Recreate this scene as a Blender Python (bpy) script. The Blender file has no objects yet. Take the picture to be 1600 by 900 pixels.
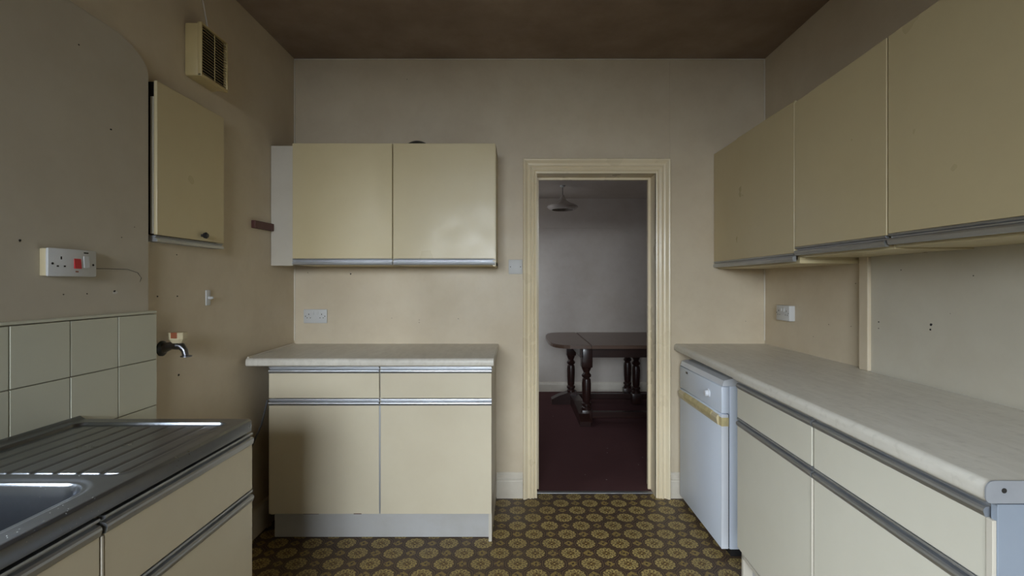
import bpy, bmesh, math, random
from mathutils import Vector, Matrix
random.seed(4)
sc = bpy.context.scene
COL = sc.collection
F = 760.0; H = 1.34            # focal length in px of the 1600 px frame, eye height

# ------------------------------------------------------------------ camera, world, lights, exposure
cd = bpy.data.cameras.new('camera'); cam = bpy.data.objects.new('camera', cd); COL.objects.link(cam)
cam.location = (0, 0, H); cam.rotation_euler = (math.pi/2, 0, 0)
cd.sensor_width = 36; cd.lens = 36*F/1600; cd.shift_x = -8/1600; cd.shift_y = -8/1600
cd.clip_start = 0.02
sc.camera = cam
sc.view_settings.view_transform = 'Standard'; sc.view_settings.look = 'None'
sc.view_settings.gamma = 1; sc.view_settings.use_curve_mapping = False
sc.view_settings.exposure = 0.1
w = bpy.data.worlds.new('world'); sc.world = w; w.use_nodes = True
w.node_tree.nodes['Background'].inputs[0].default_value = (.5, .58, .7, 1)
w.node_tree.nodes['Background'].inputs[1].default_value = .25

def area(name, loc, target, sx, sy, power, col, spread=180):
    l = bpy.data.lights.new(name, 'AREA'); l.shape = 'RECTANGLE'; l.size = sx; l.size_y = sy
    l.energy = power; l.color = col; l.spread = math.radians(spread)
    o = bpy.data.objects.new(name, l); COL.objects.link(o); o.location = loc
    o.rotation_euler = (Vector(target)-Vector(loc)).to_track_quat('-Z', 'Y').to_euler()
    return o
# daylight coming in through the kitchen window (wall behind the camera) from the sky above
area('window_daylight', (-.9, -6.0, 3.15), (.2, 1.5, 1.0), 4.8, 3.1, 1450, (.84, .92, 1.0), 180)
# daylight through the window above the sink (left wall, just outside the frame)
area('sink_window_daylight', (-3.0, .45, 3.35), (.3, 1.1, .2), 3.0, 2.0, 680, (.80, .90, 1.0), 180)
# fill light through an unseen window added to grade the next room
area('next_room_fill', (-.95, 5.0, 1.75), (.5, 5.5, .6), 1.1, 1.2, 6.5, (.88, .92, 1.0), 160)

# ------------------------------------------------------------------ helpers
class NT:
    """small node-tree builder"""
    def __init__(s, name):
        s.m = bpy.data.materials.new(name); s.m.use_nodes = True
        s.t = s.m.node_tree; s.b = s.t.nodes['Principled BSDF']
    def n(s, typ, **kw):
        nd = s.t.nodes.new(typ)
        for k, v in kw.items(): setattr(nd, k, v)
        return nd
    def link(s, a, b): s.t.links.new(a, b)
    def setin(s, sock, v):
        if hasattr(v, 'is_linked') or isinstance(v, bpy.types.NodeSocket): s.link(v, sock)
        else: sock.default_value = v
    def math(s, op, a, b=0.0, c=None):
        nd = s.n('ShaderNodeMath', operation=op)
        s.setin(nd.inputs[0], a); s.setin(nd.inputs[1], b)
        if c is not None: s.setin(nd.inputs[2], c)
        return nd.outputs[0]
    def noise(s, scale, detail=3, vec=None, rough=.5):
        nd = s.n('ShaderNodeTexNoise'); nd.inputs['Scale'].default_value = scale
        nd.inputs['Detail'].default_value = detail; nd.inputs['Roughness'].default_value = rough
        s.link(vec if vec is not None else s.pos(), nd.inputs['Vector'])
        return nd.outputs['Fac']
    def pos(s):
        if not hasattr(s, '_p'): s._p = s.n('ShaderNodeNewGeometry').outputs['Position']
        return s._p
    def ramp(s, fac, stops):
        nd = s.n('ShaderNodeValToRGB'); s.link(fac, nd.inputs[0]); cr = nd.color_ramp
        while len(cr.elements) < len(stops): cr.elements.new(.5)
        for e, (p, c) in zip(cr.elements, stops):
            e.position = p; e.color = (c, c, c, 1) if isinstance(c, (int, float)) else (*c, 1)
        return nd.outputs[0]
    def mix(s, fac, a, b):
        nd = s.n('ShaderNodeMix', data_type='RGBA')
        s.setin(nd.inputs[0], fac)
        s.setin(nd.inputs[6], a if not isinstance(a, tuple) else (*a, 1))
        s.setin(nd.inputs[7], b if not isinstance(b, tuple) else (*b, 1))
        return nd.outputs[2]
    def bump(s, h, strength=.2, dist=.002):
        nd = s.n('ShaderNodeBump'); nd.inputs['Strength'].default_value = strength
        nd.inputs['Distance'].default_value = dist; s.link(h, nd.inputs['Height'])
        s.link(nd.outputs[0], s.b.inputs['Normal'])
    def done(s, base, rough=.5, metal=0, spec=.5, coat=0):
        s.setin(s.b.inputs['Base Color'], base if not isinstance(base, tuple) else (*base, 1))
        s.setin(s.b.inputs['Roughness'], rough); s.setin(s.b.inputs['Metallic'], metal)
        s.b.inputs['Specular IOR Level'].default_value = spec
        s.b.inputs['Coat Weight'].default_value = coat
        return s.m

def painted(name, col, dirt, rough=.5, spec=.4, bump=.15, bscale=90, speck=True, patch=1.3, amt=.6):
    t = NT(name)
    n1 = t.noise(patch, 5, rough=.6); f = t.ramp(n1, [(.35, 0.0), (.75, 1.0)])
    c = t.mix(t.math('MULTIPLY', f, amt), col, dirt)
    n3 = t.noise(7, 6, rough=.7); c = t.mix(t.math('MULTIPLY', t.ramp(n3, [(.45, 0.), (.8, 1.)]), amt*.5), c, dirt)
    if speck:
        v = t.n('ShaderNodeTexVoronoi'); v.inputs['Scale'].default_value = 14; t.link(t.pos(), v.inputs['Vector'])
        sp = t.math('LESS_THAN', v.outputs['Distance'], .015)
        n4 = t.math('GREATER_THAN', t.noise(3.1, 2), .56)
        c = t.mix(t.math('MULTIPLY', t.math('MULTIPLY', sp, n4), .75), c, tuple(x*.25 for x in dirt))
    t.bump(t.noise(bscale, 4), bump, .002)
    return t.done(c, t.ramp(t.noise(5, 3), [(.3, rough-.06), (.7, rough+.08)]), 0, spec)

def plain(name, col, rough=.5, metal=0, spec=.5, var=.12, scale=12):
    t = NT(name)
    c = t.mix(t.ramp(t.noise(scale, 4), [(.3, 0.), (.75, 1.)]), col, tuple(x*(1-var) for x in col))
    return t.done(c, rough, metal, spec)

M = {}
M['wall'] = painted('wall_paint', (.67, .58, .435), (.49, .39, .26), .42, .35, .12, 60)
M['wall_panel'] = painted('wall_panel_paint', (.60, .565, .47), (.46, .41, .32), .42, .35, .08, 60)
M['end_panel'] = painted('end_panel_daylight_tint', (.27, .31, .37), (.23, .26, .30), .45, .4, .04, 60)  # white panel, darkened and blued in its colour for the window light
M['window_wall'] = painted('window_wall_darkened', (.40, .33, .25), (.30, .24, .17), .5, .3, .1, 60)  # unseen wall, colour darkened to cut bounce onto the near surfaces
M['cream_right'] = painted('cream_laminate_daylit', (.65, .62, .52), (.54, .50, .40), .34, .5, .03, 200, patch=1.6, amt=.3)  # same cream, cool direct daylight mixed into the colour
M['wall_grey'] = painted('sink_wall_paint', (.54, .49, .395), (.40, .34, .25), .5, .3, .18, 60)
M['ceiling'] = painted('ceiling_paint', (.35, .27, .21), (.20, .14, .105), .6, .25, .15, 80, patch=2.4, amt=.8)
M['next_wall'] = painted('next_room_wall_paint', (.64, .585, .53), (.46, .39, .32), .6, .2, .1, 60)
M['cream'] = painted('cream_laminate', (.665, .565, .34), (.54, .435, .245), .33, .5, .04, 200, patch=1.1, amt=.35)
M['cream_low'] = painted('cream_laminate_cool_lit', (.66, .592, .445), (.52, .435, .305), .36, .5, .04, 200, patch=1.6, amt=.35)  # same cream, less yellow: cooler light on the low units put into the colour
M['white_panel'] = painted('white_melamine', (.62, .575, .49), (.50, .45, .36), .4, .4, .04, 150)
M['plinth'] = painted('plinth_paint', (.50, .50, .50), (.36, .33, .28), .5, .4, .1, 80)
M['trim'] = painted('gloss_trim_paint', (.84, .735, .53), (.66, .53, .33), .3, .5, .15, 60, amt=.5)
M['skirt'] = painted('skirting_paint', (.76, .71, .61), (.42, .35, .26), .35, .5, .15, 60)
M['dark_gap'] = plain('gap_shade', (.012, .010, .010), .8)  # near-black, used as the shade in gaps and hollows
M['black'] = plain('black_plastic', (.015, .014, .016), .35)
M['dark_pot'] = plain('dark_enamel', (.02, .022, .024), .3)
M['white_plastic'] = plain('white_plastic', (.62, .62, .61), .45, var=.06)
M['cream_plastic'] = plain('cream_plastic', (.62, .53, .34), .35)
M['vent_plastic'] = plain('aged_vent_plastic', (.62, .49, .24), .4)
M['rust_red'] = plain('brown_red_plastic', (.30, .09, .04), .4)
M['red'] = plain('red_rocker', (.55, .03, .04), .3)
M['hole'] = plain('hole_dark', (.02, .017, .014), .9)
M['filler'] = plain('pale_filler', (.62, .60, .56), .8)
M['wood_block'] = plain('dark_red_wood', (.10, .028, .022), .5, scale=40)
M['fridge'] = painted('fridge_enamel', (.74, .80, .90), (.65, .70, .78), .36, .5, .02, 80, amt=.25)
M['fridge_edge'] = plain('fridge_trim', (.74, .76, .80), .3, var=.05)
M['tape'] = plain('yellowed_tape', (.66, .55, .28), .5, var=.3, scale=30)
M['chrome'] = plain('dull_chrome', (.20, .20, .22), .28, 1)
M['glass_shade'] = plain('milky_shade', (.60, .54, .49), .25, 0, .5, var=.3)
M['table_wood'] = None
M['cable'] = plain('grey_cable', (.12, .115, .115), .5)
M['grout'] = plain('grout', (.22, .20, .15), .8)
M['tile'] = plain('cream_tile', (.58, .57, .45), .32, var=.05, scale=2)
M['threshold'] = plain('threshold_metal', (.25, .25, .25), .45, .7)

def mat_alu(name, col, r=.45):
    t = NT(name)
    mp = t.n('ShaderNodeMapping'); mp.inputs['Scale'].default_value = (2, 2, 300); t.link(t.pos(), mp.inputs[0])
    n = t.noise(4, 2, mp.outputs[0])
    c = t.mix(t.noise(6, 5), col, tuple(x*.7 for x in col))
    return t.done(c, t.ramp(n, [(.3, r-.06), (.7, r+.1)]), 1.0)
M['alu'] = mat_alu('satin_aluminium', (.62, .64, .67))

def mat_steel():
    t = NT('brushed_steel_sink')
    mp = t.n('ShaderNodeMapping'); mp.inputs['Scale'].default_value = (160, 4, 4); t.link(t.pos(), mp.inputs[0])
    n = t.noise(3, 3, mp.outputs[0]); n2 = t.noise(9, 5, rough=.7)
    v = t.n('ShaderNodeTexVoronoi'); v.inputs['Scale'].default_value = 110; t.link(t.pos(), v.inputs['Vector'])
    sp = t.math('MULTIPLY', t.math('LESS_THAN', v.outputs['Distance'], .12), t.math('GREATER_THAN', t.noise(9, 3), .60))
    c = t.mix(t.ramp(n2, [(.3, 0.), (.7, 1.)]), (.27, .285, .31), (.23, .24, .265))
    c = t.mix(t.math('MULTIPLY', sp, .5), c, (.6, .58, .54))
    t.bump(n, .01, .0003)
    r = t.math('ADD', t.ramp(n2, [(.3, .27), (.7, .31)]), t.math('MULTIPLY', sp, .3))
    return t.done(c, r, 1.0)
M['steel'] = mat_steel()

def mat_worktop():
    t = NT('worktop_laminate')
    mp = t.n('ShaderNodeMapping'); mp.inputs['Scale'].default_value = (6, 1.2, 6); t.link(t.pos(), mp.inputs[0])
    n = t.noise(5, 5, mp.outputs[0], .65); n2 = t.noise(45, 4)
    c = t.mix(t.ramp(n, [(.35, 0.), (.7, 1.)]), (.70, .665, .59), (.60, .565, .49))
    c = t.mix(t.math('MULTIPLY', t.ramp(n2, [(.55, 0.), (.8, 1.)]), .3), c, (.30, .27, .22))
    return t.done(c, .38, 0, .45)
M['worktop'] = mat_worktop()
M['worktop_edge'] = plain('worktop_end_cap', (.30, .31, .33), .35, var=.1, scale=30)

def mat_table():
    t = NT('dark_mahogany')
    mp = t.n('ShaderNodeMapping'); mp.inputs['Scale'].default_value = (2, 22, 22); t.link(t.pos(), mp.inputs[0])
    n = t.noise(3, 5, mp.outputs[0], .6)
    c = t.mix(t.ramp(n, [(.3, 0.), (.7, 1.)]), (.040, .016, .012), (.020, .009, .008))
    return t.done(c, .3, 0, .5, .1)
M['table_wood'] = mat_table()
M['table_top'] = plain('table_top_sheen', (.14, .085, .06), .3, scale=5)  # lighter than the legs, the reflected wall put into the colour

def mat_carpet():
    t = NT('maroon_carpet')
    n = t.noise(260, 3); n2 = t.noise(2.2, 4)
    c = t.mix(n2, (.115, .052, .052), (.17, .082, .078)); c = t.mix(n, c, (.055, .026, .029))
    v = t.n('ShaderNodeTexVoronoi'); v.inputs['Scale'].default_value = 7; t.link(t.pos(), v.inputs['Vector'])
    sp = t.math('LESS_THAN', v.outputs['Distance'], .035)
    c = t.mix(sp, c, (.30, .24, .22))
    t.bump(n, .6, .004)
    return t.done(c, .95, 0, .1)
M['carpet'] = mat_carpet()

def mat_vinyl():
    t = NT('medallion_vinyl')
    A, B = .176, .182
    sep = t.n('ShaderNodeSeparateXYZ'); t.link(t.pos(), sep.inputs[0])
    X = t.math('ADD', sep.outputs[0], 10.03); Y = t.math('ADD', sep.outputs[1], 10.055)
    def lattice(ox, oy):
        u = t.math('MULTIPLY', t.math('SUBTRACT', t.math('FRACT', t.math('ADD', t.math('DIVIDE', X, A), ox)), .5), A)
        v = t.math('MULTIPLY', t.math('SUBTRACT', t.math('FRACT', t.math('ADD', t.math('DIVIDE', Y, B), oy)), .5), B)
        d = t.math('SQRT', t.math('ADD', t.math('MULTIPLY', u, u), t.math('MULTIPLY', v, v)))
        return u, v, d
    u1, v1, d1 = lattice(0, 0); u2, v2, d2 = lattice(.5, .5)
    s = t.math('LESS_THAN', d1, d2); ns = t.math('SUBTRACT', 1.0, s)
    pick = lambda a, b: t.math('ADD', t.math('MULTIPLY', a, s), t.math('MULTIPLY', b, ns))
    u = pick(u1, u2); v = pick(v1, v2); d = t.math('MINIMUM', d1, d2)
    th = t.math('ARCTAN2', v, u)
    # slight octagonal outline
    c8 = t.math('MULTIPLY', t.math('COSINE', t.math('MULTIPLY', th, 8.0)), .0016)
    dd = t.math('ADD', d, c8)
    dark = (.028, .016, .015); brown = (.13, .082, .038); gold = (.30, .21, .06); gold2 = (.54, .41, .14); plum = (.070, .040, .036)
    band = lambda x, a, b: t.math('MULTIPLY', t.math('GREATER_THAN', x, a), t.math('LESS_THAN', x, b))
    # background between medallions: leafy specks
    n = t.noise(95, 4); n2 = t.noise(190, 2)
    col = t.mix(t.ramp(n, [(.46, 0.), (.54, 1.)]), plum, brown)
    # small leafy lozenges in the gaps left and right, above and below
    def loz(ox, oy, k):
        a, b, _ = lattice(ox, oy)
        m = t.math('ADD', t.math('ABSOLUTE', a), t.math('ABSOLUTE', b))
        return t.math('MULTIPLY', t.math('LESS_THAN', m, k), t.math('GREATER_THAN', n, .42))
    col = t.mix(loz(.5, 0, .030), col, gold); col = t.mix(loz(0, .5, .026), col, gold)
    col = t.mix(loz(.5, 0, .007), col, dark); col = t.mix(loz(0, .5, .007), col, dark)
    col = t.mix(band(dd, .0600, .0635), col, dark)
    col = t.mix(band(dd, .0555, .0600), col, (.17, .11, .055))
    col = t.mix(band(dd, .0515, .0555), col, dark)
    col = t.mix(t.math('LESS_THAN', dd, .0515), col, brown)
    # petal ring: 12 scallops of pale gold
    pet = t.math('ADD', .0405, t.math('MULTIPLY', t.math('ABSOLUTE', t.math('COSINE', t.math('MULTIPLY', th, 6.0))), .008))
    ring = t.math('MULTIPLY', t.math('GREATER_THAN', d, .020), t.math('LESS_THAN', d, pet))
    ring = t.math('MULTIPLY', ring, t.math('GREATER_THAN', n2, .46))
    col = t.mix(ring, col, gold2)
    veins = t.math('MULTIPLY', band(d, .024, .038), t.math('GREATER_THAN', t.math('COSINE', t.math('MULTIPLY', th, 12.0)), .55))
    col = t.mix(veins, col, brown)
    col = t.mix(t.math('LESS_THAN', d, .017), col, gold)
    st = t.math('ADD', .006, t.math('MULTIPLY', t.math('ABSOLUTE', t.math('COSINE', t.math('MULTIPLY', th, 2.0))), .011))
    col = t.mix(t.math('LESS_THAN', d, st), col, (.13, .068, .025))
    col = t.mix(t.math('LESS_THAN', d, .0045), col, gold2)
    g = t.ramp(t.noise(1.6, 4), [(.3, 0.), (.75, .45)])
    col = t.mix(g, col, (.06, .045, .032))
    t.bump(n, .1, .001)
    return t.done(col, t.ramp(t.noise(3, 4), [(.3, .42), (.7, .6)]), 0, .35)
M['vinyl'] = mat_vinyl()

# ---- mesh helpers.  Everything is given in world metres; each object's origin is put at its own base
WL = {}
def tag(o, label=None, cat=None, group=None, kind=None):
    if label: o['label'] = label
    if cat: o['category'] = cat
    if group: o['group'] = group
    if kind: o['kind'] = kind
    return o
def empty(name, loc, label, cat, group=None):
    o = bpy.data.objects.new(name, None); COL.objects.link(o); o.location = loc; o.empty_display_size = .05
    WL[o] = Vector(loc); return tag(o, label, cat, group)
class MB:
    def __init__(s, xf=None): s.bm = bmesh.new(); s.xf = xf
    def box(s, x0, x1, y0, y1, z0, z1, bev=0, seg=2):
        b = bmesh.new(); vs = [b.verts.new((x, y, z)) for x in (x0, x1) for y in (y0, y1) for z in (z0, z1)]
        for f in ((0,1,3,2),(4,6,7,5),(0,4,5,1),(2,3,7,6),(0,2,6,4),(1,5,7,3)): b.faces.new([vs[i] for i in f])
        if bev: bmesh.ops.bevel(b, geom=b.edges[:], offset=bev, segments=seg, affect='EDGES', profile=.5)
        s.add(b); return s
    def add(s, b):
        me = bpy.data.meshes.new('t'); b.to_mesh(me); b.free(); s.bm.from_mesh(me); bpy.data.meshes.remove(me)
    def prism(s, pts, axis, a0, a1, n=1):
        """pts: closed 2D outline; axis 'x': pts=(y,z); 'y': pts=(x,z); 'z': pts=(x,y)"""
        def P(p, a): return {'x': (a, p[0], p[1]), 'y': (p[0], a, p[1]), 'z': (p[0], p[1], a)}[axis]
        b = bmesh.new(); rings = [[b.verts.new(P(p, a0+(a1-a0)*k/n)) for p in pts] for k in range(n+1)]
        m = len(pts)
        for k in range(n):
            for i in range(m): b.faces.new((rings[k][i], rings[k][(i+1) % m], rings[k+1][(i+1) % m], rings[k+1][i]))
        b.faces.new(rings[0][::-1]); b.faces.new(rings[-1]); s.add(b); return s
    def lathe(s, prof, c, axis='z', n=24):
        b = bmesh.new(); rings = []
        for r, h in prof:
            ring = []
            for i in range(n):
                a = 2*math.pi*i/n; p, q = r*math.cos(a), r*math.sin(a)
                v = {'z': (p, q, h), 'x': (h, p, q), 'y': (p, h, q)}[axis]
                ring.append(b.verts.new((c[0]+v[0], c[1]+v[1], c[2]+v[2])))
            rings.append(ring)
        for k in range(len(rings)-1):
            for i in range(n): b.faces.new((rings[k][i], rings[k][(i+1) % n], rings[k+1][(i+1) % n], rings[k+1][i]))
        if prof[0][0] > 1e-5: b.faces.new(rings[0][::-1])
        if prof[-1][0] > 1e-5: b.faces.new(rings[-1])
        bmesh.ops.remove_doubles(b, verts=b.verts[:], dist=1e-6)
        s.add(b); return s
    def tube(s, pts, r, n=10):
        pts = [Vector(p) for p in pts]; b = bmesh.new(); rings = []
        for k, p in enumerate(pts):
            d = (pts[min(k+1, len(pts)-1)]-pts[max(k-1, 0)]).normalized()
            u = d.cross(Vector((0, 0, 1)) if abs(d.z) < .9 else Vector((1, 0, 0))).normalized(); v = d.cross(u)
            rr = r[k] if isinstance(r, (list, tuple)) else r
            rings.append([b.verts.new(p+(u*math.cos(2*math.pi*i/n)+v*math.sin(2*math.pi*i/n))*rr) for i in range(n)])
        for k in range(len(rings)-1):
            for i in range(n): b.faces.new((rings[k][i], rings[k][(i+1) % n], rings[k+1][(i+1) % n], rings[k+1][i]))
        b.faces.new(rings[0][::-1]); b.faces.new(rings[-1]); s.add(b); return s
    def build(s, name, mat, parent=None, smooth=False, origin=None):
        bm = s.bm
        if s.xf:
            for v in bm.verts: v.co = s.xf(v.co)
        bmesh.ops.recalc_face_normals(bm, faces=bm.faces[:])
        xs = [v.co for v in bm.verts]
        if origin is None:
            mn = [min(c[i] for c in xs) for i in range(3)]; mx = [max(c[i] for c in xs) for i in range(3)]
            origin = Vector(((mn[0]+mx[0])/2, (mn[1]+mx[1])/2, mn[2]))
        origin = Vector(origin)
        for v in bm.verts: v.co -= origin
        if smooth:
            for f in bm.faces: f.smooth = True
            for e in bm.edges:
                if len(e.link_faces) == 2 and e.calc_face_angle(0) > math.radians(38 if smooth is True else smooth): e.smooth = False
        me = bpy.data.meshes.new(name); bm.to_mesh(me); bm.free()
        mats = mat if isinstance(mat, (list, tuple)) else [mat]
        for m_ in mats: me.materials.append(m_)
        o = bpy.data.objects.new(name, me); COL.objects.link(o)
        o.location = origin - (WL[parent] if parent else Vector((0, 0, 0)))
        if parent: o.parent = parent
        WL[o] = origin
        return o
def box(name, mat, parent, x0, x1, y0, y1, z0, z1, bev=0, xf=None): return MB(xf).box(x0, x1, y0, y1, z0, z1, bev).build(name, mat, parent)
def Z(rel): return H+rel
def struct(o): return tag(o, kind='structure')
def un(px, py, d): return Vector(((px-808)*d/F, d, H-(py-442)*d/F))

# key planes
D = 3.04; WT = .19            # door wall and its thickness
XL, XLN = -1.392, -1.362       # left wall, thicker plaster of the sink wall
XR, XRN = 1.548, 1.520         # right wall, proud near panel
CEIL = Z(1.40); YB = -2.0     # ceiling, window wall behind
DX0, DX1, DZ = .12, .868, Z(.688)

# ------------------------------------------------------------------ kitchen shell
struct(box('floor', M['vinyl'], None, -1.6, 1.8, YB-.1, 3.10, -.05, 0))
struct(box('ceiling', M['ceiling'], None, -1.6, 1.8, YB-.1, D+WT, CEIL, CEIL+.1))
b = MB().box(-1.6, DX0, D, D+WT, 0, CEIL).box(DX1, 1.8, D, D+WT, 0, CEIL).box(DX0, DX1, D, D+WT, DZ, CEIL)
wall_back = struct(b.build('wall_back', M['wall']))
LY0, LY1, LZ0, LZ1 = -.15, 1.10, 1.30, 2.14     # window above the sink
wall_left = struct(MB().box(XL-.14, XL, LY1, D, 0, CEIL).box(XL-.14, XL, YB, LY0, 0, CEIL).box(XL-.14, XL, LY0, LY1, 0, LZ0).box(XL-.14, XL, LY0, LY1, LZ1, CEIL).build('wall_left', M['wall']))
wall_right = struct(box('wall_right', M['wall'], None, XR, XR+.15, YB, D, 0, CEIL))
# thick plaster on the near part of the left wall, with a rounded top corner
pts = [(LY1, 0), (1.806, 0), (1.806, Z(.765))]
for k in range(1, 9):
    a = math.pi/2*k/8; pts.append((1.806-.17*(1-math.cos(a)), Z(.765)+.098*math.sin(a)))
pts += [(LY1, Z(.875))]
lp = MB().prism(pts, 'x', XL-.005, XLN); bmesh.ops.bevel(lp.bm, geom=[e for e in lp.bm.edges if all(abs(v.co.x-XLN) < 1e-5 for v in e.verts)], offset=.01, segments=3, affect='EDGES')
lp.box(XL-.005, XLN, YB, LY1, 0, LZ0).box(XL-.005, XLN, YB, LY1, LZ1, Z(.875)).box(XL-.005, XLN, YB, LY0, LZ0, LZ1)
plaster = lp.build('plaster_layer', M['wall_grey'], wall_left)
tag(plaster, 'grey-cream plaster layer, thicker than the rest of the wall')
# near panel of right wall and the cover batten
near_panel = box('wall_panel', M['wall_panel'], wall_right, XRN, XR+.002, YB, 2.10, 0, Z(.13))
MB().box(XRN-.014, XR+.002, 2.09, 2.145, Z(-.38), Z(.14), .004).build('batten', M['wall'], wall_right)
# corner caulk lines
for nm, x0, x1 in (('corner_bead', XL-.002, XL+.006), ('corner_bead', XR-.006, XR+.002)):
    MB().box(x0, x1, D-.006, D+.002, Z(-.36), CEIL-.001, .002).build(nm, M['skirt'], wall_back)
MB().box(XL, XR, D-.006, D+.002, CEIL-.008, CEIL-.0005, .002).build('ceiling_bead', M['skirt'], wall_back)
MB().box(.953, .9575, D-.0025, D+.002, DZ+.082, CEIL-.009, .001).build('wallpaper_seam', M['wall'], wall_back)
# window wall behind the camera, with a window opening
WX0, WX1, WZ0, WZ1 = -1.15, .45, 1.05, 2.28
b = MB().box(-1.6, WX0, YB-.12, YB, 0, CEIL).box(WX1, 1.8, YB-.12, YB, 0, CEIL).box(WX0, WX1, YB-.12, YB, WZ1, CEIL).box(WX0, WX1, YB-.12, YB, 0, WZ0)
struct(b.build('wall_front', M['window_wall']))
b = MB()
for x in (WX0+.02, (WX0+WX1)/2, WX1-.02): b.box(x-.02, x+.02, YB-.08, YB-.04, WZ0, WZ1)
for z in (WZ0+.02, WZ1-.02): b.box(WX0, WX1, YB-.08, YB-.04, z-.02, z+.02)
struct(b.build('window_1', M['trim']))

b = MB()
for y in (LY0+.02, .55, LY1-.02): b.box(XL-.11, XL-.07, y-.02, y+.02, LZ0, LZ1)
for z in (LZ0+.02, LZ1-.02): b.box(XL-.11, XL-.07, LY0, LY1, z-.02, z+.02)
struct(b.build('window_3', M['trim']))
# door lining and architrave
def sweep_frame(prof, name, parent, mat, xi0, xi1, zi, ybase, z0=0.0):
    bm = bmesh.new(); rings = []
    for st in range(4):
        ring = []
        for wv, tv in prof:
            x = xi0-wv if st < 2 else xi1+wv; z = z0 if st in (0, 3) else zi+wv
            ring.append(bm.verts.new((x, ybase-tv, z)))
        rings.append(ring)
    m = len(prof)
    for k in range(3):
        for i in range(m): bm.faces.new((rings[k][i], rings[k][(i+1) % m], rings[k+1][(i+1) % m], rings[k+1][i]))
    bm.faces.new(rings[0]); bm.faces.new(rings[3][::-1])
    b = MB(); b.add(bm); return b.build(name, mat, parent)
door = struct(MB().box(DX0-.002, DX0+.004, D-.012, D+WT+.01, 0, DZ-.003).box(DX1-.004, DX1+.002, D-.012, D+WT+.01, 0, DZ-.003)
              .box(DX0-.002, DX1+.002, D-.012, D+WT+.01, DZ-.006, DZ+.002).build('door_1', M['trim']))
prof = [(-.004, -.004), (-.004, .012), (.006, .014), (.010, .010), (.014, .018), (.020, .020), (.024, .014), (.030, .016), (.036, .024),
        (.042, .022), (.045, .016), (.054, .018), (.062, .026), (.070, .034), (.078, .036), (.083, .030), (.084, -.004)]
arch = sweep_frame(prof, 'architrave', door, M['trim'], DX0, DX1, DZ, D)
sweep_frame([(-.02, 0), (-.02, .02), (.0, .02), (0, 0)], 'door_stop', door, M['trim'], DX0, DX1, DZ-.001, D+.13)
box('threshold_strip', M['threshold'], door, DX0+.005, DX1-.005, 3.085, 3.115, 0, .008, .003)
# skirtings
def skirt(name, x0, x1):
    p = [(D, 0), (D-.018, 0), (D-.018, .105), (D-.014, .112), (D-.020, .118), (D-.020, .130), (D-.010, .142), (D-.010, .150), (D-.004, .158), (D, .158)]
    return struct(MB().prism(p, 'x', x0, x1).build(name, M['skirt']))
skirt('baseboard_left', -.128, DX0-.085); skirt('baseboard_right', DX1+.085, 1.05)
p = [(XL, 0), (XL+.018, 0), (XL+.018, .11), (XL+.01, .14), (XL, .15)]
struct(MB().prism(p, 'y', 1.9, D-.001).build('baseboard_side', M['wall']))

# marks on walls: screw holes, chips
def hole(px, py, plane, r=.0022, mat='hole'):
    ax, v = plane
    if ax == 'y': d = v
    else: d = v*F/(px-808)
    p = un(px, py, d)
    bm = bmesh.new(); n = 7; ring = []
    for i in range(n):
        a = 2*math.pi*i/n; rr = r*random.uniform(.7, 1.3)
        if ax == 'y': q = (p.x+rr*math.cos(a), v-.0008, p.z+rr*math.sin(a))
        else: s = 1 if v < 0 else -1; q = (v+s*.0008, p.y+rr*1.3*math.cos(a), p.z+rr*math.sin(a))
        ring.append(bm.verts.new(q))
    top = bmesh.ops.extrude_face_region(bm, geom=[bm.faces.new(ring)])
    off = (0, .0016, 0) if ax == 'y' else (-.0016 if v < 0 else .0016, 0, 0)
    for e in top['geom']:
        if isinstance(e, bmesh.types.BMVert): e.co += Vector(off)
    b = MB(); b.add(bm)
    par = wall_back if ax == 'y' else (wall_left if v < 0 else wall_right)
    b.build('screw_hole' if mat == 'hole' else 'filler_patch', M[mat], par)
for px, py in ((612, 497), (655, 500), (655, 504), (716, 498), (481, 426), (636, 124), (1165, 502)): hole(px, py, ('y', D))
hole(548, 428, ('y', D), .005, 'hole')
for px, py, r in ((1373, 503, .003), (1373, 513, .002), (1455, 507, .005), (1454, 515, .003), (1408, 422, .002), (1521, 431, .002), (1485, 490, .001)): hole(px, py, ('x', XRN), r)
for px, py in ((1271, 526), (1295, 507), (1337, 443), (1330, 510)): hole(px, py, ('x', XR), .002)
for px, py, r in ((246, 463, .003), (277, 463, .003), (279, 586, .004), (276, 398, .002)): hole(px, py, ('x', XL), r)
for px, py, r in ((31, 376, .003), (173, 202, .003), (99, 460, .002), (123, 70, .002), (210, 355, .0015), (190, 371, .0015), (136, 459, .002)): hole(px, py, ('x', XLN), r)
hole(180, 457, ('x', XLN), .007, 'filler'); hole(179, 455, ('x', XLN+.0008), .003, 'hole')

# ------------------------------------------------------------------ tiles behind the sink
TX = -1.352; TY = 1.825; TH = .1715; TW = .177
box('grout_bed', M['grout'], wall_left, XLN-.03, TX-.003, YB+.01, TY-.001, Z(-.115-4*TH), Z(-.116))
box('tile_edge_strip', M['tile'], wall_left, XLN-.005, TX+.001, YB+.01, TY, Z(-.113), Z(-.104), .002)
base = None
for c in range(18):
    for r in range(3):
        y1 = TY-c*TW; z1 = Z(-.116)-r*TH
        if y1-TW < YB: continue
        if base is None:
            base = MB().box(TX-.007, TX, y1-TW+.003, y1, z1-TH+.003, z1, .0018).build('tile', M['tile'], wall_left)
        else:
            o = base.copy(); COL.objects.link(o); o.parent = wall_left
            o.location = base.location + Vector((random.uniform(-.0006, .0006), -c*TW, -r*TH))

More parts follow.
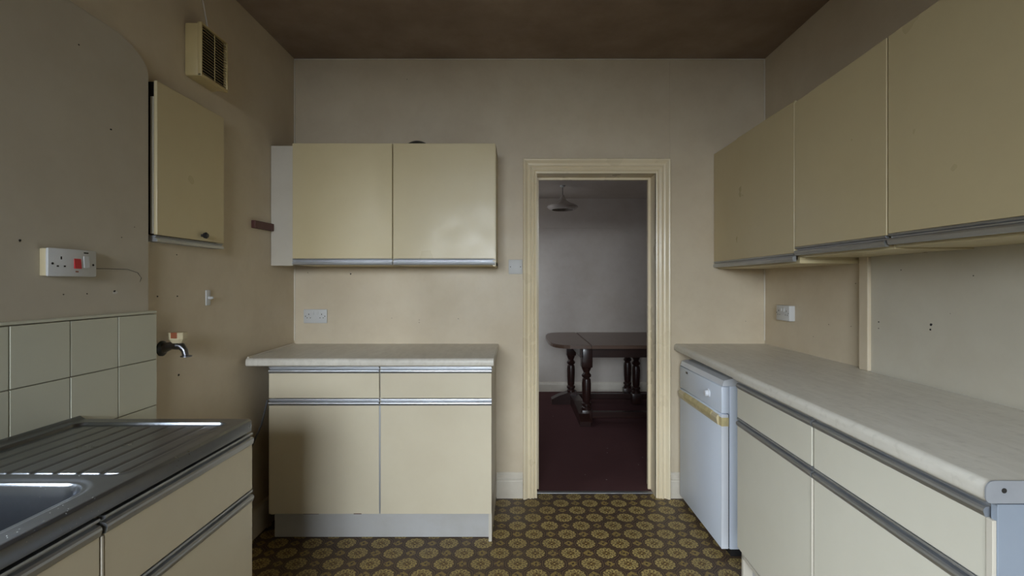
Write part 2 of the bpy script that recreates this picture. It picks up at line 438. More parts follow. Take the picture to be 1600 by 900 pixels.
# ------------------------------------------------------------------ handle profile
def hprof(h):
    """(out, z) outline of the extruded aluminium pull; out measured into the room, z down from the top"""
    return [(-.012, 0), (.001, 0), (.002, -.004), (.0, -.007), (-.009, -.009), (-.009, -.013), (.001, -.0145), (.005, -.018), (.006, -.023), (.003, -h+.002), (.001, -h), (-.012, -h)]
def handle(parent, axis, a0, a1, face, sgn, ztop, h=.034, xf=None):
    """axis: run direction of the pull. face: coordinate of the front. sgn: room direction"""
    pts = [(face+sgn*o, ztop+z) for o, z in hprof(h)]
    b = MB(xf).prism(pts, axis, a0, a1, 4); return b.build('handle', M['alu'], parent)

# ------------------------------------------------------------------ centre base cabinet (against the door wall)
FY = 2.50
cx0, cxm, cx1 = -1.276, (593.5-808)*2.5/F, -.1316
c = empty('base_cabinet', ((cx0+cx1)/2, 2.75, 0), 'cream two-door, two-drawer base cabinet against the back wall, left of the doorway', 'cabinet')
MB().box(cx0, cx0+.016, FY+.02, D-.01, 0.14, Z(-.425)).box(cx1-.016, cx1, FY+.02, D-.01, 0.0, Z(-.425)).box(cx0, cx1, D-.03, D-.02, .14, Z(-.425))\
   .box(cx0, cx1, FY+.03, D-.02, .145, .165).box(cx0, cx1, FY+.03, FY+.06, Z(-.44), Z(-.425)).box(cxm-.012, cxm+.012, FY+.022, D-.03, .15, Z(-.44)).build('carcass', M['white_panel'], c)
box('plinth', M['plinth'], c, (429-808)*2.56/F, cx1-.017, 2.56, 2.58, .002, .158, .002)
box('divider_strip', M['alu'], c, cxm-.004, cxm+.004, FY-.001, FY+.02, .16, Z(-.632), .001)
for (a, e) in ((cx0, cxm-.004), (cxm+.004, cx1)):
    d_ = box('drawer', M['cream_low'], c, a, e, FY, FY+.018, Z(-.593), Z(-.464), .0015)
    handle(d_, 'x', a, e, FY, -1, Z(-.431), .034)
    d_ = box('door', M['cream_low'], c, a, e, FY, FY+.018, .152, Z(-.630), .0015)
    handle(d_, 'x', a, e, FY, -1, Z(-.597), .034)
# worn chips on the lower edge of the left door
MB().box(-1.10, -1.02, FY-.001, FY+.003, .1515, .153).build('chipped_edge', M['wood_block'], c)
MB().box(-.84, -.80, FY-.001, FY+.003, .1515, .155).build('chipped_edge', M['wood_block'], c)

def rolled(f, back, top, t, sgn):
    """cross-section (u,z): u from rolled front f to back"""
    pts = [(back, top-t), (f+sgn*.03, top-t)]
    r1, r2 = .010, .017
    for k in range(5):
        a = -math.pi/2 + math.pi/2*k/4; pts.append((f+sgn*(r1-r1*math.cos(a)), top-t+r1+r1*math.sin(a)))
    for k in range(7):
        a = math.pi/2*k/6; pts.append((f+sgn*(r2-r2*math.cos(a)), top-r2+r2*math.sin(a)))
    pts.append((back, top)); return pts
# centre worktop
wy0 = 2.44
def xl_slant(co):
    if co.x < -1.0:
        co = co.copy(); co.x = XL + .002 + (D-co.y)*.045
    return co
cw = MB(xl_slant).prism(rolled(wy0, D-.002, Z(-.38), .040, 1), 'x', -1.388, -.118).build('worktop', M['worktop'], None, True)
tag(cw, 'pale grey laminate worktop along the back wall, in the left corner', 'worktop')
# sealant bead along left wall: child of the worktop
s_ = MB().tube([(XL+.006, D-.01, Z(-.378)), (XL+.031, 2.46, Z(-.378))], .005, 6).build('sealant_bead', M['skirt'], cw)

# ------------------------------------------------------------------ centre wall cabinet
UY = 2.74; S = F/UY
ux0, uxm, ux1 = (457-808)/S, (613.5-808)/S, (774.5-808)/S
ut, ub = Z(.786), Z(.101)
c = empty('wall_cabinet', ((ux0+ux1)/2, 2.9, ub), 'cream two-door wall cabinet with bright metal pulls, left of the doorway', 'cabinet')
MB().box(ux0+.004, ux1, UY+.02, D-.001, ub, ub+.018).box(ux0+.004, ux1, UY+.02, D-.001, ut-.022, ut-.006)\
    .box(ux1-.016, ux1, UY+.002, D-.001, ub-.006, ut-.003).box(ux0, ux0+.016, UY+.02, D-.001, ub, ut-.006).box(uxm-.01, uxm+.01, UY+.022, D-.001, ub, ut-.01).build('carcass', M['cream'], c)
tag(box('filler_panel', M['white_panel'], c, XL+.002, ux0-.001, UY+.006, UY+.022, ub-.004, ut-.012, .001), 'off-white filler strip at the wall')
for a, e in ((ux0, uxm-.003), (uxm+.003, ux1-.004)):
    d_ = box('door', M['cream'], c, a, e, UY, UY+.018, ub+.036, ut, .0015)
    handle(d_, 'x', a, e, UY, -1, ub+.034, .034)
# dark bowl on top
b = MB(); R = .093; prof = []
for k in range(9):
    a = math.pi/2*(1-k/8*.80); prof.append((R*math.cos(a), R*math.sin(a)))
hh = prof[-1][1]; prof2 = [(r, h-R+.839) for r, h in prof]
prof2 = [(r, Z(h)) for r, h in prof2]; prof2.append((prof2[-1][0]+.004, Z(.7665+.018))); prof2.append((prof2[-2][0]+.004, Z(.781)))
o = b.lathe(prof2, (-.587, 2.88, 0)).build('upturned_bowl', M['dark_pot'], None, True)
tag(o, 'dark upturned bowl lying on top of the wall cabinet left of the doorway', 'bowl')

# ------------------------------------------------------------------ right wall cabinets
UX = 1.228
rc = [(3.036, 2.157, Z(.800), Z(.132), 'cream wall cabinet in the far right corner, nearest the doorway'),
      (2.151, 1.617, Z(.800), Z(.158), 'middle cream wall cabinet of the three on the right wall'),
      (1.611, .96, Z(.828), Z(.163), 'nearest cream wall cabinet on the right, running out of frame')]
for i, (y1, y0, zt, zb, lab) in enumerate(rc):
    xw = XR-.001 if i == 0 else XRN-.001
    c = empty('wall_cabinet', (1.39, (y0+y1)/2, zb-.04), lab, 'cabinet', 'wall cabinets on the right wall')
    MB().box(UX+.026, xw, y0, y1, zb-.045, zb-.029).box(UX+.026, xw, y0, y1, zt-.03, zt-.014).box(UX+.026, xw, y0, y0+.016, zb-.03, zt-.014)\
        .box(UX+.026, xw, y1-.016, y1, zb-.03, zt-.014).build('carcass', M['cream'], c)
    ta, tb = ((.803, .803), (.797, .815), (.815, .840))[i]      # doors have dropped unevenly on their hinges
    def sag(co, y0=y0, y1=y1, ta=ta, tb=tb, zt=zt):
        co = co.copy()
        if co.z > 1.8: co.z += Z(ta)+(Z(tb)-Z(ta))*(y1-co.y)/(y1-y0)-zt
        return co
    if i == 0:
        d_ = MB(sag).box(UX, UX+.018, y0+.0005, y1-.0005, zb, zt, .0015).build('door', M['cream'], c)
        MB().box(UX-.001, UX+.018, 2.15, 2.72, zt+.001, zt+.006).build('edge_strip', M['cream'], c)
    else:
        d_ = box('door', M['cream'], c, UX, UX+.018, y0+.0005, y1-.0005, zb, zt, .0015, sag)
        box('gap_shadow', M['dark_gap'], c, UX+.021, UX+.024, y1-.012, y1+.002, zb, zt-.03)  # black strip set behind the seam as its shade
    handle(d_, 'y', y0+.003, y1-.003, UX, -1, zb-.001, .036)

# ------------------------------------------------------------------ right worktops and base cabinets
def rs(co):   # the right-hand run is not quite square to the room
    co = co.copy()
    if co.x < 1.2: co.x += (co.y-2.12)*.0355
    return co
JY = 2.118
wa = MB(rs).prism(rolled(.947, XR-.001, Z(-.38), .042, 1), 'y', JY+.002, D-.001).build('worktop', M['worktop'], None, True)
tag(wa, 'short grey worktop section over the white fridge, beside the doorway', 'worktop')
wb = MB(rs).prism(rolled(.938, XRN-.0155, Z(-.379), .042, 1), 'y', .93, JY-.001, 4).build('worktop', M['worktop'], None, True)
tag(wb, 'long grey worktop on the right with a screwed end cap', 'worktop')
b = MB(rs)
pr = rolled(.936, XRN-.016, Z(-.3775), .043, 1); b.prism(pr, 'y', .927, .930)
cap = b.build('end_cap', M['worktop_edge'], wb)
MB().lathe([(.005, .9268), (.005, .9262), (.001, .9262)], (.928, 0, Z(-.396)), 'y', 10).build('screw', M['hole'], wb)
MB().lathe([(.0024, .9268), (.0024, .9262), (.001, .9262)], (.918, 0, Z(-.50)), 'y', 10).bm.free()
RX = .955
segs = [(2.112, 1.540, 'cream base cabinet on the right, next to the fridge'), (1.534, .945, 'nearest cream base cabinet on the right, with the white end panel')]
for i, (y1, y0, lab) in enumerate(segs):
    c = empty('base_cabinet', (1.2, (y0+y1)/2, 0), lab, 'cabinet', 'base cabinets on the right wall')
    MB(rs).box(RX+.02, XRN-.01, y0, y0+.016, .145, Z(-.425)).box(RX+.02, XRN-.01, y1-.016, y1, 0, Z(-.425)).box(RX+.02, XRN-.01, y0, y1, .15, .166)\
        .box(RX+.02, RX+.05, y0, y1, Z(-.44), Z(-.425)).box(XRN-.03, XRN-.02, y0, y1, .15, Z(-.425)).build('carcass', M['white_panel'], c)
    box('plinth', M['plinth'], c, RX+.06, RX+.078, y0, y1-.017, .002, .148, 0, rs)
    d_ = box('drawer', M['cream_right'], c, RX, RX+.018, y0+.003, y1-.003, Z(-.582), Z(-.455), .0015, rs)
    handle(d_, 'y', y0+.002, y1-.002, RX, -1, Z(-.422), .034, rs)
    d_ = box('door', M['cream_right'], c, RX, RX+.018, y0+.003, y1-.003, .195, Z(-.617), .0015, rs)
    handle(d_, 'y', y0+.002, y1-.002, RX, -1, Z(-.584), .034, rs)
    if i: 
        tag(box('end_panel', M['end_panel'], c, RX+.006, XRN-.01, .930, .944, 0, Z(-.424), .001, rs), 'white end panel facing the window, daylight tint in its colour')
    if i: box('edge_strip', M['white_panel'], c, RX-.002, RX+.006, .932, .946, .15, Z(-.456), .001, rs)
    else: box('edge_strip', M['white_panel'], c, RX-.003, RX+.012, y0-.0025, y0+.0025, .195, Z(-.617), .001, rs)

# ------------------------------------------------------------------ fridge
fx = .998; fy0, fy1 = 2.375, 2.985
c = empty('fridge', (1.25, 2.68, 0), 'white under-counter fridge beside the doorway with yellowed tape across its door', 'fridge')
MB().box(fx+.040, 1.50, fy0+.002, fy1-.002, .035, Z(-.505), .006).build('body', M['fridge'], c, True)
# sloping front lid
MB().prism([(fx+.004, Z(-.505)), (fx+.012, Z(-.478)), (fx+.045, Z(-.470)), (1.50, Z(-.470)), (1.50, Z(-.505))], 'y', fy0, fy1).build('lid', M['fridge_edge'], c)
cp = MB().box(fx, fx+.038, fy0, fy1, Z(-.638), Z(-.508), .004).build('control_panel', M['fridge'], c, True)
kc = un(1107, 614, 0); 
ky = (fx)*F/(1107-808); kz = H-(614-442)*ky/F
MB().lathe([(.022, fx+.001), (.022, fx-.004), (.017, fx-.006), (.015, fx-.020), (.010, fx-.022), (0, fx-.022)], (0, ky, kz), 'x', 20).build('knob', M['fridge_edge'], cp, True)
by = fx*F/(1073-808); box('badge', M['dark_pot'], cp, fx-.0015, fx, by-.016, by+.012, H-(584-442)*by/F, H-(581-442)*by/F)
dr = MB().box(fx, fx+.034, fy0, fy1, .040, Z(-.642), .004).build('door', M['fridge'], c, True)
box('door_edge', M['fridge_edge'], dr, fx-.001, fx+.033, fy0-.002, fy0+.001, .042, Z(-.644), .0005)
box('door_seal', M['black'], c, fx+.033, fx+.041, fy0+.008, fy1-.008, .045, Z(-.645))
# handle lip under tape
MB().prism([(fx, Z(-.652)), (fx-.010, Z(-.656)), (fx-.014, Z(-.668)), (fx-.006, Z(-.700)), (fx, Z(-.703))], 'y', fy0+.03, fy1-.012).build('door_handle', M['cream_plastic'], dr)
MB().prism([(fx-.0005, Z(-.650)), (fx-.012, Z(-.655)), (fx-.0155, Z(-.668)), (fx-.0085, Z(-.690)), (fx-.0005, Z(-.694))], 'y', fy0+.10, fy1-.10).build('tape', M['tape'], dr)
box('tape', M['tape'], dr, fx-.0012, fx+.034, fy0-.003, fy0+.06, Z(-.700), Z(-.658))
box('base', M['dark_gap'], c, fx+.05, 1.48, fy0+.01, fy1-.01, 0, .036)

# ------------------------------------------------------------------ sink top and sink base cabinets
SZ = Z(-.42); sx0, sx1 = TX+.001, -.822; sy0, sy1 = -.30, 1.502
BX0, BX1, BY0, BY1 = -1.275, -.882, .50, 1.028        # bowl opening
def sink_height(x, y):
    """steel sheet height: bowl, drainer recess with ribs, raised rims"""
    def sd(x, y, x0, x1, y0, y1, r):
        qx = abs(x-(x0+x1)/2)-(x1-x0)/2+r; qy = abs(y-(y0+y1)/2)-(y1-y0)/2+r
        return math.hypot(max(qx, 0), max(qy, 0))+min(max(qx, qy), 0)-r
    sm = lambda a: 0 if a <= 0 else (1 if a >= 1 else a*a*(3-2*a))
    h = 0.0
    d = sd(x, y, BX0, BX1, BY0, BY1, .07)
    h += -.155*sm(-d/.030)
    h += -.004*sm((.018-d)/.012) if d > 0 else -.004
    dr_ = sd(x, y, -1.315, -.865, 1.062, 1.462, .03)
    if d > .012:
        h += -.0075*sm(-dr_/.006)+.0015*math.exp(-(dr_/.008)**2)
        if dr_ < -.012:
            ph = ((x+1.32)/.0525) % 1.0
            pk = sm((y-1.083)/.005)*sm((1.446-y)/.006)*sm((x+1.300)/.01)*sm((-.880-x)/.01)
            h += .0030*pk*(1-math.exp(-((ph-.5)/.09)**2))
    # rounded front and far edges
    e = min(x-sx0, sy1-y); h += .010*sm(1-(x-sx0)/.02)
    h -= .004*sm(1-(sx1-x)/.006)
    return h
def grid_axis(lo, hi, step, fine, fs):
    v = [lo]; 
    while v[-1] < hi-1e-6:
        x = v[-1]; st = step
        for a, b_ in fine:
            if a <= x < b_: st = fs
        v.append(min(hi, x+st))
    return v
gx = grid_axis(sx0, sx1, .003, [], .003); gy = sorted(set([round(1.05+.0015*k, 5) for k in range(34)]+[round(1.43+.0015*k, 5) for k in range(30)]+[g for g in grid_axis(sy0, sy1, .02, [(.46, .56), (.96, 1.04), (1.475, 1.502)], .004) if not (1.045 < g < 1.103 or 1.426 < g < 1.477)]))
bm = bmesh.new()
vg = [[bm.verts.new((x, y, SZ+sink_height(x, y))) for y in gy] for x in gx]
for i in range(len(gx)-1):
    for j in range(len(gy)-1): bm.faces.new((vg[i][j], vg[i+1][j], vg[i+1][j+1], vg[i][j+1]))
# turned-down front and far aprons
fr = [bm.verts.new((sx1+.002, y, SZ-.006)) for y in gy]; fr2 = [bm.verts.new((sx1+.002, y, SZ-.036)) for y in gy]; fr3 = [bm.verts.new((sx1-.01, y, SZ-.038)) for y in gy]
for j in range(len(gy)-1):
    for A_, B_ in ((vg[-1], fr), (fr, fr2), (fr2, fr3)): bm.faces.new((A_[j], B_[j], B_[j+1], A_[j+1]))
en = [bm.verts.new((x, sy1+.002, SZ-.036)) for x in gx]
for i in range(len(gx)-1): bm.faces.new((vg[i][-1], vg[i+1][-1], en[i+1], en[i]))
bm.faces.new((vg[-1][-1], fr[-1], fr2[-1], en[-1]))
b = MB(); b.add(bm); so = b.build('sink_top', M['steel'], None, 75)
tag(so, 'stainless steel sink top with ribbed drainer and bowl, left foreground', 'sink')
MB().lathe([(.0, SZ-.157), (.030, SZ-.157), (.036, SZ-.154), (.036, SZ-.150)], (-1.08, .76, 0), 'z', 20).build('plug_hole', M['chrome'], so, True)

SX = -.826
for i, (y1, y0, lab) in enumerate([(1.517, .972, 'cream sink base cabinet on the left under the draining board'), (.962, -.28, 'cream sink base cabinet under the bowl at the left foreground edge')]):
    c = empty('base_cabinet', (-1.08, (y0+y1)/2, 0), lab, 'cabinet', 'base cabinets under the sink')
    MB().box(-1.345, SX-.02, y1-.016, y1, 0, Z(-.458) if i == 0 else Z(-.66)).box(-1.345, SX-.02, y0, y0+.016, 0, Z(-.66)).box(-1.345, SX-.02, y0, y1, .15, .166)\
        .box(SX-.05, SX-.02, y0, y1, Z(-.50), Z(-.470)).build('carcass', M['white_panel'], c)
    box('plinth', M['plinth'], c, SX-.078, SX-.06, y0, y1-.017, .002, .148)
    d_ = box('drawer', M['cream_low'], c, SX-.018, SX, y0+.003, y1, Z(-.642), Z(-.502), .0015)
    handle(d_, 'y', y0+.002, y1, SX, 1, Z(-.466), .036)
    d_ = box('door', M['cream_low'], c, SX-.018, SX, y0+.003, y1, .17, Z(-.680), .0015)
    handle(d_, 'y', y0+.002, y1, SX, 1, Z(-.645), .034)
    if i == 0: box('edge_strip', M['white_panel'], c, SX-.018, SX+.001, y0-.006, y0-.0005, .17, Z(-.504), .001)

# ------------------------------------------------------------------ meter cupboard on left wall
KX = -1.352; ky0, ky1 = 1.826, 2.243; kt, kb = Z(.760), Z(.181)
c = empty('wall_cupboard', (-1.37, 2.03, kb-.03), 'shallow cream cupboard with a small black knob, recessed on the left wall', 'cupboard')
d_ = MB().box(KX-.012, KX, ky0, ky1, kb, kt, .0015).build('door', M['cream'], c)
MB().lathe([(.006, KX), (.005, KX+.008), (.012, KX+.012), (.014, KX+.020), (.009, KX+.026), (0, KX+.026)], (0, 2.085, Z(.203)), 'x', 16).build('knob', M['black'], d_, True)
MB().box(XL+.0005, KX-.013, ky0+.002, ky1-.003, kb+.002, kt-.004).build('recess', M['dark_gap'], c)  # solid black block stands for the shaded hollow behind the door
box('frame_strip', M['white_panel'], c, KX-.024, KX-.0125, ky0-.0015, ky0+.0015, kb+.004, kt-.06, .0004)
MB().prism([(XL+.001, kb-.003), (KX-.002, kb-.003), (KX, kb-.006), (KX-.006, kb-.010), (KX-.006, kb-.013), (KX+.003, kb-.016), (KX+.004, kb-.026), (XL+.001, kb-.026)], 'y', ky0-.004, ky1-.006).build('bottom_rail', M['alu'], c)

# ------------------------------------------------------------------ extractor vent above
vy0, vy1 = 2.03, 2.215; vz0, vz1 = Z(.865), Z(1.092); VX = -1.317
c = empty('extractor_vent', (-1.35, 2.12, vz0), 'yellowed plastic extractor vent with dark louvres, high on the left wall', 'vent')
MB().box(XL+.0005, VX-.016, vy0+.003, vy1-.003, vz0+.002, vz1-.002, .008).build('housing', M['vent_plastic'], c, True)
b = MB().box(VX-.018, VX, vy0, vy0+.008, vz0, vz1, .003).box(VX-.018, VX, vy1-.005, vy1, vz0, vz1, .002)\
    .box(VX-.018, VX, vy0, vy1, vz0, vz0+.014, .004).box(VX-.018, VX, vy0, vy1, vz1-.006, vz1, .002)
b.build('front_frame', M['vent_plastic'], c, True)
box('dark_backing', M['dark_gap'], c, VX-.016, VX-.014, vy0+.01, vy1-.01, vz0+.01, vz1-.008)
n = 17; base = None
for k in range(n):
    z = vz0+.019+(vz1-vz0-.030)*k/(n-1)
    if base is None:
        base = MB().prism([(VX-.012, z+.004), (VX-.002, z-.0005), (VX-.002, z+.0008), (VX-.012, z+.0050)], 'y', vy0+.006, vy1-.004).build('louvre', M['vent_plastic'], c); z0_ = z
    else:
        o = base.copy(); COL.objects.link(o); o.parent = c; o.location = base.location+Vector((0, 0, z-z0_))
box('louvre_bar', M['vent_plastic'], c, VX-.004, VX-.001, (vy0+vy1)/2-.001, (vy0+vy1)/2+.001, vz0+.012, vz1-.008)
o = MB().tube([(XL+.003, 2.10, CEIL-.001), (XL+.003, 2.115, Z(1.33)), (XL+.003, 2.16, Z(1.22)), (XL+.004, 2.19, Z(1.12)), (XL+.006, 2.19, vz1-.003)], .0032, 6).build('vent_cable', M['skirt'], None, True)
tag(o, 'thin painted cable running down the left wall into the vent', 'cable')

# ------------------------------------------------------------------ electrical fittings.  local frame: u right, v up, w out of wall
def frame(o, u, w):
    o, u, w = Vector(o), Vector(u), Vector(w); v = Vector((0, 0, 1))
    return lambda c: o+u*c.x+v*c.z-w*c.y      # local x=u, z=v, -y = out of wall
def disc(b, x, z, r, y0=-.0105, y1=-.009, n=10):
    b.lathe([(r, y1), (r, y0)], (x, 0, z), 'y', n)
def pins(xf, parent, xc, t, s=1.0):
    b = MB(xf)
    b.box(xc-.002*s, xc+.002*s, t-.0004, t+.001, .008*s, .016*s)
    for q in (-1, 1): b.box(xc+q*.010*s-.003*s, xc+q*.010*s+.003*s, t-.0004, t+.001, -.012*s, -.008*s)
    return b.build('pin_holes', M['hole'], parent)
def rocker(xf, parent, x, z, w_, h_, t, mat='white_plastic'):
    return MB(xf).prism([(t+.001, z-h_/2), (t-.004, z-h_/2), (t-.0015, z+h_/2), (t+.001, z+h_/2)], 'x', x-w_/2, x+w_/2).build('rocker_switch', M[mat], parent)
def double_socket(o, u, w_, lab, box_depth=.010, W=.146, Hh=.086):
    xf = frame(o, u, w_); c = empty('socket', o, lab, 'socket')
    t = -box_depth
    pl = MB(xf).box(-W/2, W/2, t, 0, -Hh/2, Hh/2, .003).build('faceplate', M['white_plastic'], c, True)
    for q in (-1, 1):
        pins(xf, pl, q*.040, t); rocker(xf, pl, q*.013, .020, .012, .020, t)
    for q in (-1, 1):
        b = MB(xf); disc(b, q*.060, 0, .003, t-.0006, t+.001); b.build('screw', M['hole'], pl)
p = un(493.5, 494, D); double_socket((p.x, D, p.z), (1, 0, 0), (0, -1, 0), 'white double socket on the back wall above the centre worktop')
ry = XR*F/(1226-808); double_socket((XR, 2.775, H-(489-442)*2.775/F), (0, -1, 0), (-1, 0, 0), 'white double socket on the right wall near the corner', .034, .135, .086)
# light switch by the door
p = un(805.5, 417, D); xf = frame((p.x, D, p.z), (1, 0, 0), (0, -1, 0))
c = empty('light_switch', (p.x, D, p.z), 'white single light switch beside the left door frame', 'switch')
pl = MB(xf).box(-.043, .043, -.009, 0, -.045, .045, .003).build('faceplate', M['white_plastic'], c, True)
rocker(xf, pl, 0, 0, .016, .028, -.009)
for q in (-.031, .031): b = MB(xf); disc(b, q, 0, .003, -.0097, -.008); b.build('screw', M['hole'], pl)
# cooker switch with red rocker on the sink wall
yc = 1.4645; xf = frame((XLN, yc, Z(.060)), (0, 1, 0), (1, 0, 0))
c = empty('cooker_switch', (XLN, yc, Z(.060)), 'white cooker switch with red rocker and socket on the left wall above the tiles', 'switch')
MB(xf).box(-.079, .079, -.019, 0, -.040, .040, .003).build('back_box', M['cream_plastic'], c, True)
pl = MB(xf).box(-.080, .080, -.027, -.0185, -.041, .041, .003).build('faceplate', M['white_plastic'], c, True)
pins(xf, pl, -.040, -.027, 1.1)
rocker(xf, pl, .012, -.002, .022, .030, -.027, 'red'); rocker(xf, pl, .042, .004, .018, .036, -.027)
for q in (-.067, .067): b = MB(xf); disc(b, q, -.004, .0035, -.0278, -.026); b.build('screw', M['hole'], pl)
MB(xf).box(.034, .050, -.0274, -.026, .030, .034).build('indicator', M['hole'], pl)
MB(xf).box(.006, .016, -.0274, -.026, -.028, -.024).build('indicator', M['rust_red'], pl)
o = MB().tube([(XLN+.001, 1.545, Z(.045)), (XLN+.001, 1.62, Z(.047)), (XLN+.001, 1.70, Z(.047)), (XLN+.001, 1.745, Z(.036)), (XLN+.001, 1.762, Z(.018)), (XLN+.001, 1.755, Z(.004))], .0009, 5).build('thin_wire', M['cable'], None, True)
tag(o, 'hair-thin wire curling from the cooker switch across the left wall', 'wire')
# small hook plate
yk = 2.186; c = empty('wall_hook', (XL, yk, Z(-.07)), 'small white plastic hook on the left wall, between the tap and the wall cabinet', 'hook')
MB().box(XL, XL+.006, yk-.016, yk+.016, Z(-.101), Z(-.032), .0025).build('plate', M['white_plastic'], c, True)
MB().tube([(XL+.004, yk, Z(-.066)), (XL+.020, yk, Z(-.068)), (XL+.025, yk, Z(-.064))], [.007, .006, .006], 8).build('hook', M['white_plastic'], c, True)
# wooden block
o = box('wooden_block', M['wood_block'], None, XL+.0005, XL+.022, 2.545, 2.742, Z(.290), Z(.330), .002)
o.data.transform(Matrix.Rotation(math.radians(1.0), 4, 'X')); tag(o, 'small dark red wooden block on the left wall beside the wall cabinet', 'wooden block')

# ------------------------------------------------------------------ tap
ty = 1.905; tz = Z(-.245)
c = empty('wall_tap', (XL, ty, tz), 'chrome wall tap with cream square head, at the end of the tiles', 'tap')
MB().lathe([(.030, XL), (.030, XL+.004), (.022, XL+.010), (.016, XL+.012)], (0, ty, tz-.012), 'x', 20).build('flange', M['dark_pot'], c, True)
MB().tube([(XL+.004, ty, tz-.012), (XL+.020, ty, tz-.006), (XL+.040, ty, tz), (XL+.062, ty, tz)], [.020, .018, .015, .017], 14).build('body', M['chrome'], c, True)
MB().tube([(XL+.058, ty, tz), (XL+.078, ty, tz-.004), (XL+.090, ty, tz-.020), (XL+.094, ty, tz-.040)], [.016, .0145, .012, .011], 14).build('spout', M['chrome'], c, True)
MB().lathe([(.012, tz-.046), (.020, tz-.044), (.020, tz-.040), (.012, tz-.038)], (XL+.096, ty, 0), 'z', 16).build('spout_rim', M['chrome'], c, True)
MB().lathe([(.012, tz+.004), (.014, tz+.008), (.012, tz+.014)], (XL+.062, ty, 0), 'z', 14).build('spindle', M['dark_pot'], c, True)
hx = XL+.064
bm = bmesh.new(); lv = []
for z, r in ((tz+.010, .018), (tz+.026, .028), (tz+.050, .029), (tz+.052, .027)):
    lv.append([bm.verts.new((hx+r*sx, ty+r*sy*.8, z)) for sx, sy in ((-1, -.6), (-.6, -1), (.6, -1), (1, -.6), (1, .6), (.6, 1), (-.6, 1), (-1, .6))])
for k in range(3):
    for i in range(8): bm.faces.new((lv[k][i], lv[k][(i+1) % 8], lv[k+1][(i+1) % 8], lv[k+1][i]))
bm.faces.new(lv[0][::-1]); bm.faces.new(lv[-1]); b = MB(); b.add(bm); hd = b.build('tap_head', M['cream_plastic'], c)
MB().box(hx-.012, hx+.012, ty-.0245, ty-.020, tz+.030, tz+.0525, .001).build('colour_marker', M['rust_red'], hd)

# cables in the dark gap
o = MB().tube([(-1.365, 2.66, .70), (-1.368, 2.60, .58), (-1.372, 2.50, .48), (-1.375, 2.35, .42)], .005, 8).build('loose_cable', M['cable'], None, True)
tag(o, 'grey cable looping down in the dark gap left of the centre cabinet', 'cable')

# ------------------------------------------------------------------ next room
NX0, NX1, NY, NC = -.75, 2.7, 5.99, Z(1.04)  # left wall set close so the fill falls off across the far wall
struct(box('floor_next_room', M['carpet'], None, NX0-.1, NX1+.1, 3.10, NY+.1, -.05, .004))
struct(box('ceiling_next_room', M['next_wall'], None, NX0-.1, NX1+.1, D+WT, NY+.1, NC, NC+.1))
nb = struct(box('wall_next_back', M['next_wall'], None, NX0, NX1, NY, NY+.1, 0, NC))
struct(box('wall_next_right', M['next_wall'], None, NX1, NX1+.1, D+WT, NY, 0, NC))
b = MB().box(NX0-.1, NX0, D+WT, 4.5, 0, NC).box(NX0-.1, NX0, 5.6, NY, 0, NC).box(NX0-.1, NX0, 4.5, 5.6, 0, .9).box(NX0-.1, NX0, 4.5, 5.6, 2.2, NC)
struct(b.build('wall_next_left', M['next_wall']))
b = MB()
for y in (4.52, 5.05, 5.58): b.box(NX0-.07, NX0-.03, y-.02, y+.02, .9, 2.2)
for z in (.92, 2.18): b.box(NX0-.07, NX0-.03, 4.5, 5.6, z-.02, z+.02)
struct(b.build('added_window', M['trim']))  # unseen window, added to go with the fill light
struct(MB().prism([(NY, 0), (NY-.018, 0), (NY-.018, .09), (NY-.012, .11), (NY, .12)], 'x', NX0, NX1).build('baseboard_next_room', M['skirt']))
struct(MB().box(NX0, 1.25, NY-.012, NY, Z(.672), Z(.688), .003).build('trim_1', M['next_wall']))

# pendant
px_, py_ = .486, 5.2
c = empty('pendant_lamp', (px_, py_, NC), 'old glass pendant lamp hanging from the ceiling of the next room', 'pendant lamp')
MB().lathe([(.028, NC), (.028, NC-.008), (.012, NC-.018)], (px_, py_, 0), 'z', 20).build('ceiling_rose', M['white_plastic'], c, True)
MB().tube([(px_, py_, NC-.01), (px_, py_, NC-.11)], .004, 8).build('cord', M['cable'], c, True)
zt = NC-.10
MB().lathe([(.012, zt), (.020, zt-.010), (.020, zt-.022), (.030, zt-.034), (.045, zt-.060), (.075, zt-.082), (.120, zt-.100), (.158, zt-.118), (.164, zt-.130),
            (.150, zt-.146), (.118, zt-.160), (.114, zt-.160), (.146, zt-.144), (.158, zt-.130), (.152, zt-.121), (.115, zt-.105), (.070, zt-.088), (.038, zt-.062), (.018, zt-.034)], (px_, py_, 0), 'z', 36).build('shade', M['glass_shade'], c, True)

# table
c = empty('dining_table', (1.1, 5.05, 0), 'dark wood extending dining table with turned legs in the next room', 'table')
TZ = .765; tx0, tx1, ty0, ty1 = .31, 1.95, 4.47, 5.66
out = []
def sup(cx, cy, a, b_, k0, k1, n_=16, e=4.0):
    for k in range(n_+1):
        th = k0+(k1-k0)*k/n_; cc, ss = math.cos(th), math.sin(th)
        out.append((cx+a*math.copysign(abs(cc)**(2/e), cc), cy+b_*math.copysign(abs(ss)**(2/e), ss)))
my = (ty0+ty1)/2; hb = (ty1-ty0)/2
sup(tx1-.32, my, .32, hb, -math.pi/2, math.pi/2); sup(tx0+.32, my, .32, hb, math.pi/2, 3*math.pi/2)
def slab(a, e_):   # clip outline between x=a..e
    r = [(min(max(x, a), e_), y) for x, y in out]; q = []
    for p in r:
        if not q or (abs(p[0]-q[-1][0])+abs(p[1]-q[-1][1])) > 1e-5: q.append(p)
    return q
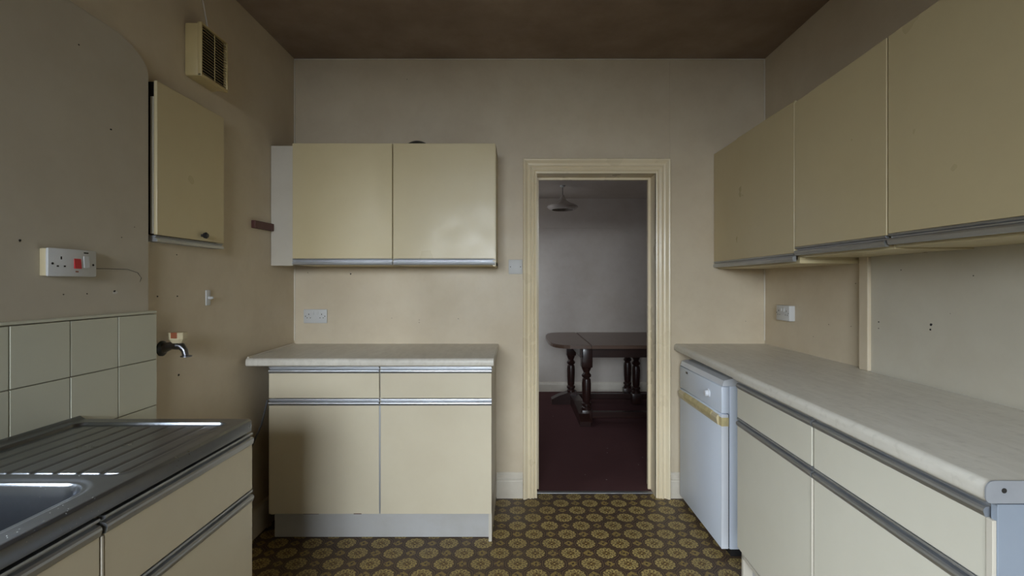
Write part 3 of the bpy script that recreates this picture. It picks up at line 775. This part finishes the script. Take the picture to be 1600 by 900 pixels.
def topslab(a, e_):
    b = MB().prism(slab(a, e_), 'z', TZ-.032, TZ)
    bmesh.ops.bevel(b.bm, geom=[e for e in b.bm.edges if all(abs(v.co.z-TZ) < 1e-5 for v in e.verts)], offset=.006, segments=2, affect='EDGES')
    return b.build('table_leaf', M['table_top'], c)
topslab(tx0-.01, .682); topslab(.685, 1.62); topslab(1.623, tx1+.01)
MB().box(.60, 1.75, 4.625, 4.65, TZ-.135, TZ-.026).box(.60, 1.75, 5.50, 5.525, TZ-.135, TZ-.026).box(.60, .625, 4.61, 5.525, TZ-.135, TZ-.026).box(1.725, 1.75, 4.61, 5.525, TZ-.135, TZ-.026).build('apron', M['table_wood'], c)
lp_ = [(.034, .08), (.034, .15), (.026, .16), (.036, .175), (.036, .19), (.026, .20), (.030, .22), (.033, .30), (.034, .38), (.030, .42), (.022, .43), (.034, .445), (.036, .46), (.026, .475), (.022, .485), (.034, .52), (.036, .54)]
def tleg(x, y):
    b = MB().lathe([(r_*1.3, h_) for r_, h_ in lp_], (x, y, 0), 'z', 16); b.box(x-.052, x+.052, y-.05, y+.05, .535, TZ-.034, .006); b.box(x-.05, x+.05, y-.05, y+.05, .01, .13, .006)
    return b.build('leg', M['table_wood'], c, True)
for x, y in ((.664, 4.66), (.600, 5.42), (1.275, 5.62), (1.31, 5.36), (1.69, 4.66), (1.69, 5.44)): tleg(x, y)
def foot(x, ya, yb, dx=0):
    b = MB().prism([(ya-.14, .004), (ya-.14, .05), (ya-.05, .10), ((ya+yb)/2, .12), (yb+.06, .10), (yb+.12, .05), (yb+.12, .004)], 'x', x-.05, x+.05)
    return b.build('foot_bar', M['table_wood'], c)
foot(.635, 4.66, 5.42); foot(1.69, 4.66, 5.44)
MB().prism([(.38, .004), (.38, .06), (.46, .10), (.55, .13), (.66, .14), (.66, .004)], 'y', 5.34, 5.46).build('foot_bar', M['table_wood'], c)
MB().box(.66, 1.69, 4.63, 4.69, .05, .11, .006).build('stretcher', M['table_wood'], c)
MB().box(.62, 1.69, 5.39, 5.45, .05, .11, .006).build('stretcher', M['table_wood'], c)
